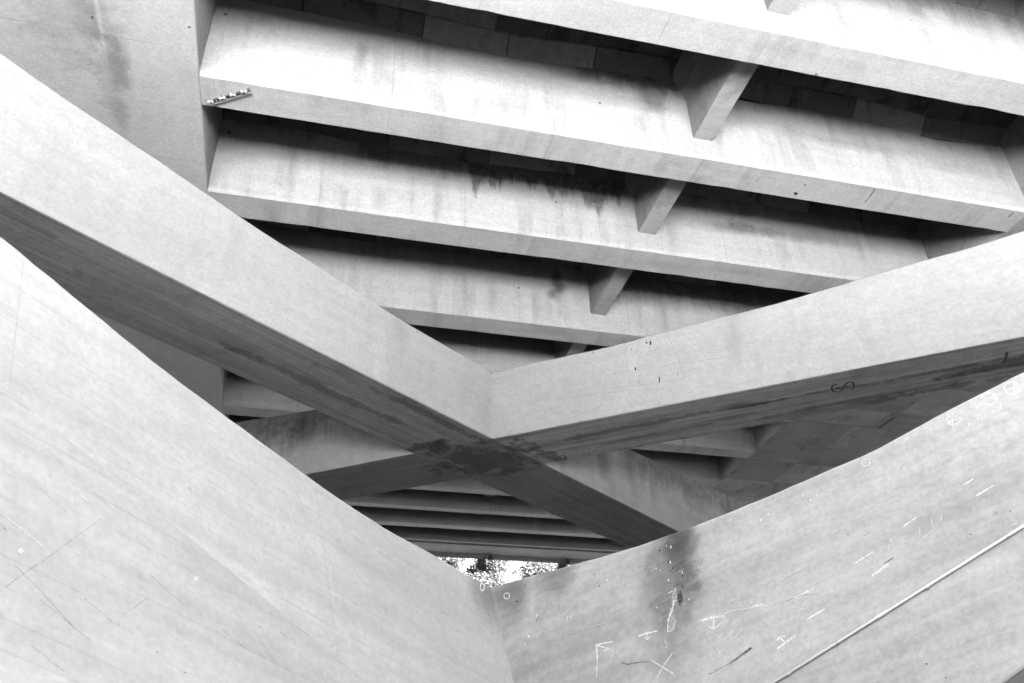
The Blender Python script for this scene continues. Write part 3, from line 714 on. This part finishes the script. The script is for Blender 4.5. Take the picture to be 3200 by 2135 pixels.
blob('mortar_patch', 995, 690, 30, 95, PR, NRv, mortar, wallR, c1); blob('mortar_patch', 960, 930, 34, 130, PR, NRv, mortar, wallR, c1); blob('mortar_patch', 905, 1170, 22, 60, PR, NRv, mortar, wallR, c1)
blob('dark_patch', 1055, 712, 26, 72, PR, NRv, crack_mat, wallR, c1, off=.006)
mk('chalk_dash', [([(992, 735), (975, 830), (932, 930), (928, 1055)], 10), ([(935, 1052), (980, 1035), (1010, 930)], 7), ([(930, 665), (975, 640)], 7)], chalk, c1, off=.008)
for x, y, r in ((845, 228, 9), (935, 343, 10), (980, 408, 9), (955, 433, 8), (1075, 485, 10), (1078, 592, 9), (1035, 570, 5), (1020, 580, 5), (188, 472, 7), (240, 590, 6)):
    blob('drill_hole', x, y, r * .8, r * 1.2, PR, NRv, hole_mat, wallR, c1, off=.006)
for x, y, r in ((960, 195, 12), (952, 345, 12), (935, 530, 10), (1145, 722, 9), (485, 545, 8), (818, 805, 7), (315, 530, 9), (810, 410, 6), (857, 430, 6), (1280, 395, 6), (1475, 335, 6), (1568, 140, 6), (1100, 1110, 6), (1490, 1495, 6), (915, 182, 6), (1075, 450, 7)):
    blob('paint_spot', x, y, r * .7, r * 1.3, PR, NRv, chalk, wallR, c1, off=.006)
c2 = (2300, 1500, 0.40504)
mk('chalk_dash', [([(450, 912), (520, 880), (565, 852)], 11), ([(550, 1075), (685, 995)], 10), ([(918, 642), (1058, 555)], 8), ([(1050, 740), (1175, 650)], 14), ([(1290, 360), (1390, 290)], 8), ([(1755, 40), (1830, -8)], 9), ([(1855, 122), (1985, 42)], 7)], chalk, c2)
mk('chalk_mark', [([(320, 1300), (460, 1200)], 12), ([(380, 1250), (330, 1215)], 10), ([(320, 1240), (330, 1212), (380, 1205)], 10)], chalk, c2)
mk('hatch_mark', [([(410, 1030), (470, 945)], 5), ([(485, 1015), (540, 940)], 5), ([(525, 935), (570, 970)], 4), ([(890, 770), (930, 655)], 6), ([(1410, 430), (1420, 365)], 5), ([(1582, 320), (1585, 250)], 6), ([(1505, 300), (1510, 340), (1530, 370)], 6),
   ([(1172, 540), (1200, 450)], 6), ([(1000, 660), (1030, 595)], 5), ([(1070, 640), (1082, 570)], 5), ([(1115, 560), (1118, 510)], 5), ([(1425, 465), (1535, 375)], 6), ([(870, 760), (935, 750)], 5), ([(1255, 465), (1320, 470)], 5), ([(1265, 495), (1290, 440)], 5), ([(2130, 350), (2165, 330), (2160, 310), (2130, 318)], 6)], chalk_thin, c2)
mk('scratch_mark', [([(x, y), (x + L * .5, y - L * .28), (x + L, y - L * .52)], w) for x, y, L, w in ((610, 220, 190, 5), (560, 835, 210, 4), (440, 480, 260, 6), (-60, 800, 150, 5), (330, 790, 240, 4), (760, 420, 90, 7), (1120, 560, 260, 4), (1620, 165, 220, 4), (1450, 700, 300, 4), (640, 90, 330, 6), (1200, 260, 200, 5), (200, 830, 170, 4), (980, 250, 260, 6), (1840, 180, 260, 5), (900, 330, 200, 5), (1500, 520, 330, 4))], chalk_faint, c2, jitter=.006)
mk('crack_line', [([(1140, 645), (1180, 622), (1215, 600)], 7), ([(985, 435), (1030, 405)], 4), ([(340, 955), (520, 885), (640, 878)], 3)], crack_mat, c2)
for x, y, r in ((2005, 255, 8), (2115, 243, 9), (1810, 420, 8), (1470, 1420, 10), (1620, 1525, 8)): blob('drill_hole', x, y, r, r * .6, PR, NRv, crack_mat, wallR, c2)
for x, y, r in ((512, 125, 7), (575, 158, 7), (620, 120, 7), (582, 200, 5), (193, 310, 8), (115, 328, 5), (252, 265, 5), (220, 335, 5), (820, 160, 5), (470, 180, 5)): blob('paint_spot', x, y, r * .7, r * 1.2, PR, NRv, chalk, wallR, c2)
c3 = (2500, 1050, 0.29787)
mk('chalk_circle', [ring(1610, 885, 72, 45, 12), ([(1600, 815), (1605, 955)], 10), ([(1535, 905), (1690, 865)], 8), ([(1640, 850), (1540, 930)], 8)], chalk_thin, c3)
mk('chalk_circle', [ring(1985, 662, 78, 62, 12, 200, 520), ([(1900, 690), (1860, 765)], 12), ([(1885, 650), (1925, 625)], 10), ([(2050, 690), (2110, 705), (2115, 770)], 7)], chalk_thin, c3)
mk('chalk_circle', [ring(2225, 548, 82, 66, 11), ([(2250, 470), (2240, 620)], 11), ([(2160, 575), (2300, 510)], 8)], chalk_thin, c3)
mk('chalk_circle', [ring(690, 1328, 42, 40, 12), ([(760, 1270), (790, 1320)], 7), ([(720, 1225), (740, 1240)], 7), ([(670, 1335), (700, 1325)], 5)], chalk_thin, c3)
for x, y, r in ((1775, 930, 14), (1870, 870, 9), (2030, 790, 9), (1485, 1065, 12), (1755, 1090, 9), (1850, 1145, 8), (1325, 955, 16), (1440, 990, 8), (935, 1280, 8), (1095, 1170, 8), (1090, 1390, 8), (1610, 1230, 7)): blob('paint_spot', x, y, r * .8, r * 1.2, PR, NRv, chalk_thin, wallR, c3)
# corner rings
c4 = (1400, 1750, 0.24558)
mk('tie_ring', [ring(748, 458, 36, 38, 11)], chalk, c4)
mk('tie_ring', [ring(435, 345, 26, 46, 12)], chalk, c4, par=wallL, P=AP, N=NL)
blob('drill_hole', 877, 530, 11, 13, PR, NRv, hole_mat, wallR, c4)
for x, y in ((985, 312), (1143, 322), (967, 442)): blob('drill_hole', x, y, 6, 7, PR, NRv, crack_mat, wallR, c4)
for x, y, a_, b_ in ((1130, 712, 12, 22), (1027, 975, 14, 16), (980, 1080, 6, 24), (1528, 660, 6, 12), (1472, 690, 6, 12), (1520, 740, 8, 26), (1560, 722, 7, 16)): blob('paint_spot', x, y, a_, b_, PR, NRv, chalk, wallR, c4)
mk('crack_line', [([(1142, 725), (1128, 790)], 8), ([(1240, 385), (1380, 370), (1520, 330)], 4)], crack_mat, c4)
# formwork seams and a few nicks on the left-hand wall
c5 = (0, 1400, 0.46809)
ml = lambda nm, ls, mat, **k: mk(nm, ls, mat, c5, par=wallL, P=AP, N=NL, **k)
ml('formwork_seam', [([(-5, 960), (165, 835), (300, 745), (505, 595), (670, 475)], 5), ([(810, 1125), (870, 1085), (975, 1005)], 4)], seam_mat, off=.004)
ml('formwork_seam', [([(250, 258), (450, 437)], 4), ([(95, 785), (260, 945), (490, 1200), (600, 1285)], 5), ([(300, 0), (425, 120)], 4), ([(200, 1315), (320, 1410), (430, 1495)], 5), ([(985, 835), (1100, 940), (1250, 1070)], 4), ([(1020, 1225), (1072, 1268)], 4),
   ([(1172, 1272), (1242, 1332)], 5), ([(-5, 515), (45, 555)], 5), ([(265, 1015), (350, 1085), (500, 1200)], 4), ([(590, 1030), (745, 1160)], 4), ([(620, 305), (770, 430)], 3), ([(1870, 1230), (1920, 1278)], 5), ([(55, 845), (110, 890)], 4), ([(860, 1120 - 770), (1000, 480)], 3), ([(1480, 1210), (1620, 1330)], 3)], seam_mat, off=.004)
ml('scratch_mark', [([(10, 440), (150, 550), (290, 665)], 5), ([(30, 160), (140, 240)], 4), ([(490, 270), (600, 380)], 4), ([(500, 690), (545, 715)], 7), ([(220, 920), (245, 965)], 6)], chalk_faint, off=.004)
for x, y in ((570, 1012), (1048, 1365), (788, 1180), (1232, 1502), (1735, 1198), (2218, 1322)): blob('tie_hole', x, y, 9, 6, AP, NL, seam_mat, wallL, c5)
ml('tie_ring', [ring(137, 688, 13, 10, 6), ring(1310, 873, 11, 9, 6)], chalk_thin, off=.004)
# step between the two finishes of the left wall is in the mesh; the lettering on the third beam:
cb3 = (1900, 600, 0.25532)
strokes('chalk_number', [([(1548, 420), (1565, 430), (1545, 455), (1565, 465), (1555, 495)], 22), ring(1640, 465, 46, 36, 10), ([(1692, 414), (1765, 416)], 16), ([(1738, 420), (1748, 490)], 18), ([(1712, 462), (1765, 458)], 18), ([(1725, 492), (1780, 500)], 14)],
        np.array([0, 16.75, ZB]), np.array([0, -1.0, 0]), chalk_deck, deck, cb3, off=.006)
blob('paint_spot', 1868, 480, 26, 22, np.array([0, 16.75, ZB]), np.array([0, -1.0, 0]), chalk_deck, deck, cb3, off=.006)
for x, y, rx, ry in ((2487, 605, 7, 4), (2516, 578, 3, 2)): blob('drain_hole', x, y, rx, ry, np.array([0, 0, ZB]), np.array([0, 0, -1.0]), hole_mat, deck, (0, 0, 1), off=.004)
strokes('crack_line', [([(2735, 592), (2703, 632)], 4), ([(3166, 664), (3150, 680)], 4)], np.array([0, 0, ZB]), np.array([0, 0, -1.0]), crack_mat, deck, (0, 0, 1), off=.004)
strokes('crack_line', [([(0, 0), (50, -33)], 9)], np.array([0, 0, ZB]), np.array([0, 0, -1.0]), crack_mat, deck, (2746, 1337, 1), off=.004)

# ================================================================== small fittings
# white conduit along the right-hand wall
white_pvc = plain('white_pvc', 0.68, 0.4, var=0.03)
grey_metal = plain('galvanised', 0.45, 0.45, 0.6, var=0.15)
NRo = NR if NR @ (O - AP) > 0 else -NR
A_, B_ = hit(2417, 2135, AP, NR), hit(3200, 1644, AP, NR)
dv = (B_ - A_) / np.linalg.norm(B_ - A_)
cond = thing('conduit', 'thin white conduit running up the chalk-marked concrete wall', 'conduit', tuple(A_ - dv * 2.0))
mb = MB(); mb.tube(A_ - dv * 2.0 + NRo * .016, B_ + dv * 3.0 + NRo * .016, 0.0135, 14); mb.build('pipe', white_pvc, cond, smooth=True, weld=True)
q0, q1 = hit(2738, 1933, AP, NR), hit(2772, 1912, AP, NR)
mb = MB(); mb.tube(q0 + NRo * .016, q1 + NRo * .016, 0.0175, 14); mb.build('coupling', white_pvc, cond)
for (u, v) in ((2466, 2108), (2616, 2011), (2898, 1838), (3147, 1678)):
    q = hit(u, v, AP, NR); mb = MB()
    mb.tube(q - dv * .012 + NRo * .015, q + dv * .012 + NRo * .015, 0.017, 12); mb.build('clip', grey_metal, cond)

# insulator rack on the second beam's underside near the left girder
rz = ZB
ra, rb = hit(649, 311, (0, 0, ZB), (0, 0, 1.0)), hit(776.6, 272, (0, 0, ZB), (0, 0, 1.0))
ru = (rb - ra) / np.linalg.norm(rb - ra); rv = np.array([-ru[1], ru[0], 0]); 
if rv[1] < 0: rv = -rv
rk = thing('insulator_rack', 'small grey rack with four white insulators fixed under the concrete beam', 'insulator rack', tuple((ra + rb) / 2))
RLn = np.linalg.norm(rb - ra)
def slat(s0, s1, w0, w1, z0, z1, nm, mat):
    mb = MB(); q = [ra + ru * s0 + rv * w0, ra + ru * s1 + rv * w0, ra + ru * s1 + rv * w1, ra + ru * s0 + rv * w1]
    mb.hexa([(p[0], p[1], ZB - z1) for p in q], [(p[0], p[1], ZB - z0) for p in q]); return mb.build(nm, mat, rk, bevel=.003)
rack_grey = plain('rack_grey', 0.26, 0.6, 0.0, var=0.1)
slat(-.01, RLn + .01, -.015, .035, .001, .045, 'rail', rack_grey)
slat(-.01, RLn + .01, .115, .135, .03, .06, 'rail', rack_grey)
slat(0.02, RLn - .02, .04, .112, .0015, .01, 'backing_bar', plain('rack_dark', 0.05, 0.7))
for k in range(5):
    s = 0.06 + k * (RLn - .14) / 4 + .1 * (k < 4)
    slat(min(s, RLn - .05), min(s, RLn - .05) + .035, .035, .116, .012, .055, 'rung', rack_grey)
porc = plain('porcelain', 0.50, 0.25, var=0.03)
for k in range(4):
    u_, v_ = [(570, 1000), (920, 890), (1250, 790), (1580, 690)][k]
    p = hit(600 + u_ * .1021, 220 + (v_ - 40) * .1021, (0, 0, ZB - .08), (0, 0, 1.0))
    mb = MB(); dd = rv * .5 + np.array([0, 0, -.85])
    def lathe(base, axis, prof_, n=10):
        axis = axis / np.linalg.norm(axis); a1 = np.cross(axis, (0, 0, 1.0)); a1 /= np.linalg.norm(a1); a2 = np.cross(axis, a1)
        rings = [[base + axis * h + (a1 * math.cos(2 * math.pi * i / n) + a2 * math.sin(2 * math.pi * i / n)) * r for i in range(n)] for r, h in prof_]
        for i in range(len(rings) - 1):
            for j in range(n):
                jj = (j + 1) % n; mb.face([rings[i][j], rings[i][jj], rings[i + 1][jj], rings[i + 1][j]], [(0, 0)] * 4)
        mb.face(rings[0], [(0, 0)] * n); mb.face(rings[-1][::-1], [(0, 0)] * n)
    spool = [(.014, -.062), (.038, -.058), (.042, -.036), (.018, -.014), (.018, .014), (.042, .036), (.038, .058), (.014, .062)]
    lathe(p, ru * .9 + rv * .25, spool)
    ins = mb.build('insulator', porc, rk, smooth=True)
    mb = MB(); mb.tube(p - rv * .0 + np.array([0, 0, -.01]), p - rv * .07 + np.array([0, 0, .06]), .010, 8); mb.build('pin', rack_grey, rk)
for s in (.1, RLn - .12): 
    q = ra + ru * s + rv * .01; mb = MB(); mb.tube((q[0], q[1], ZB - .05), (q[0], q[1], ZB - .042), .014, 8); mb.build('bolt', plain('bolt_dark', .06, .6), rk)

# floodlights and junction boxes on the far edge
blk = plain('black_housing', 0.02, 0.5, var=0.2); lens_m = plain('dark_lens', 0.10, 0.15, var=0.1)
def flood(x, label):
    y = 42.36; z = ZB + .06
    t_ = thing('floodlight', label, 'floodlight', (x, y, z), 'floodlights on the far deck edge')
    mb = MB(); mb.box((x - .10, 42.203, z - .10), (x + .10, y + .06, z + .06)); mb.build('mount', blk, t_, bevel=.01)
    mb = MB(); mb.box((x - .04, y - .03, z - .20), (x + .04, y + .05, z - .10)); mb.build('stem', blk, t_)
    # U bracket
    for s in (-1, 1):
        mb = MB(); mb.box((x + s * .19 - .02 + .05, y - .05, z - .42), (x + s * .19 + .02 + .05, y + .05, z - .20)); mb.build('bracket_side', blk, t_)
    mb = MB(); mb.box((x - .14, y - .05, z - .23), (x + .24, y + .05, z - .19)); mb.build('bracket_bar', blk, t_)
    # driver box and lamp head, tipped outwards
    mb = MB(); mb.box((x - .12, y - .10, z - .42), (x + .22, y + .12, z - .24)); mb.build('driver_box', plain('driver_grey', .045, .5), t_, bevel=.015)
    c = np.array([x + .05, y, z - .60]); ca, sa = math.cos(.28), math.sin(.28)
    def rot(p): return (c[0] + p[0] * math.cos(.12) - p[2] * math.sin(.12), c[1] + p[1] * ca - p[2] * sa, c[2] + p[1] * sa + p[2] * ca + p[0] * -.14)
    def hx(x0, x1, y0, y1, z0, z1, taper=0):
        b = [(x0 + taper, y0 + taper, z0), (x1 - taper, y0 + taper, z0), (x1 - taper, y1 - taper, z0), (x0 + taper, y1 - taper, z0)]; tt = [(x0, y0, z1), (x1, y0, z1), (x1, y1, z1), (x0, y1, z1)]
        mb = MB(); mb.hexa([rot(p) for p in b], [rot(p) for p in tt]); return mb
    hx(-.24, .26, -.2, .2, -.17, .20, .03).build('lamp_head', blk, t_, bevel=.02)
    hx(-.33, -.245, -.17, .17, -.14, .12, .0).build('lens_hood', plain('hood_grey', .12, .5), t_, bevel=.01)
    hx(-.2, .22, -.16, .16, -.185, -.172).build('lens', lens_m, t_)
    for k in range(4): hx(-.2 + k * .11, -.17 + k * .11, .2, .24, -.12, .16).build('cooling_fin', blk, t_)
flood(9.24, 'black floodlight hanging whole from the far deck edge above the bright trees')
flood(13.50, 'black floodlight on the far deck edge, mostly hidden behind the chalk-marked concrete wall')
def jbox(x, label):
    y = 41.95; z = ZB - .02
    t_ = thing('junction_box', label, 'junction box', (x, y, z), 'junction boxes on the far deck edge')
    mb = MB(); mb.box((x - .11, y - .10, z - .30), (x + .11, y + .09, z - .10)); mb.build('case', blk, t_, bevel=.012)
    mb = MB(); mb.box((x - .10, y - .112, z - .29), (x + .10, y - .102, z - .11)); mb.build('cover', blk, t_, bevel=.004)
    mb = MB(); mb.tube((x, y, z - .10), (x, y, z + .01), .03, 10); mb.build('hanger', blk, t_)
    mb = MB(); mb.tube((x - .11, y, z - .2), (x - .36, y, z - .14), .014, 8); mb.build('cable_gland', blk, t_)
jbox(9.66, 'small black junction box beside the floodlight that hangs whole')
jbox(13.73, 'small black junction box beside the half-hidden floodlight')

# ================================================================== foliage on the hillside seen through the notch
def leaf_mat():
    m = bpy.data.materials.new('pale_leaves'); m.use_nodes = True
    t = m.node_tree; bs = t.nodes['Principled BSDF']; bs.inputs['Roughness'].default_value = 0.7
    oi = t.nodes.new('ShaderNodeUVMap').outputs[0]
    sp = t.nodes.new('ShaderNodeSeparateXYZ'); lk(t, oi, sp.inputs[0])
    v = mapr(t, sp.outputs[0], 0, 1, 0.016, 0.045)
    cb = t.nodes.new('ShaderNodeCombineColor')
    for i in range(3): lk(t, v, cb.inputs[i])
    lk(t, cb.outputs[0], bs.inputs['Base Color'])
    tr = t.nodes.new('ShaderNodeBsdfTranslucent'); lk(t, cb.outputs[0], tr.inputs[0]); mx = t.nodes.new('ShaderNodeMixShader'); mx.inputs[0].default_value = 0.45
    lk(t, bs.outputs[0], mx.inputs[1]); lk(t, tr.outputs[0], mx.inputs[2]); lk(t, mx.outputs[0], t.nodes['Material Output'].inputs[0])
    return m
leafm = leaf_mat()
def leaves(name, centres, n_per, size, kind):
    V, F, U = [], [], []
    for (c, r, h) in centres:
        p = rng.normal(size=(n_per, 3)); p /= np.linalg.norm(p, axis=1)[:, None]
        rad = rng.uniform(.55, 1.05, n_per)[:, None]
        p = p * rad * np.array([r, r, h]) + np.array(c)
        n = rng.normal(size=(n_per, 3)); n[:, 2] += 1.8; n[:, 1] -= .5; n /= np.linalg.norm(n, axis=1)[:, None]
        a = np.cross(n, rng.normal(size=(n_per, 3))); a /= np.linalg.norm(a, axis=1)[:, None]; b = np.cross(n, a)
        s = (size * rng.uniform(.6, 1.4, n_per))[:, None]
        tone = rng.random(n_per)
        i0 = len(V)
        Q = np.stack([p - a * s, p + b * s * .55, p + a * s, p - b * s * .55], 1).reshape(-1, 3)
        V.extend(map(tuple, Q)); F.extend([(i0 + 4 * k, i0 + 4 * k + 1, i0 + 4 * k + 2, i0 + 4 * k + 3) for k in range(n_per)])
        U.append(np.repeat(np.stack([tone, tone], 1), 4, axis=0))
    me = bpy.data.meshes.new(name); me.from_pydata(V, [], F)
    ul = me.uv_layers.new(name='UVMap'); ul.data.foreach_set('uv', np.concatenate(U).astype(np.float32).ravel())
    me.materials.append(leafm); o = bpy.data.objects.new(name, me); COL.objects.link(o); o['kind'] = kind
    return o
cs = []
for _ in range(420):
    y = rng.uniform(70, 118); az = rng.uniform(0.02, 0.50); x = y * math.tan(az)
    r = rng.uniform(1.0, 2.4); cs.append(((x, y, hill_z(x, y) + r * .5), r, r * .8))
fo = leaves('hillside_scrub', cs, 420, 0.17, 'stuff')
fo['label'] = 'bright sunlit scrub covering the hillside beyond the bridge'
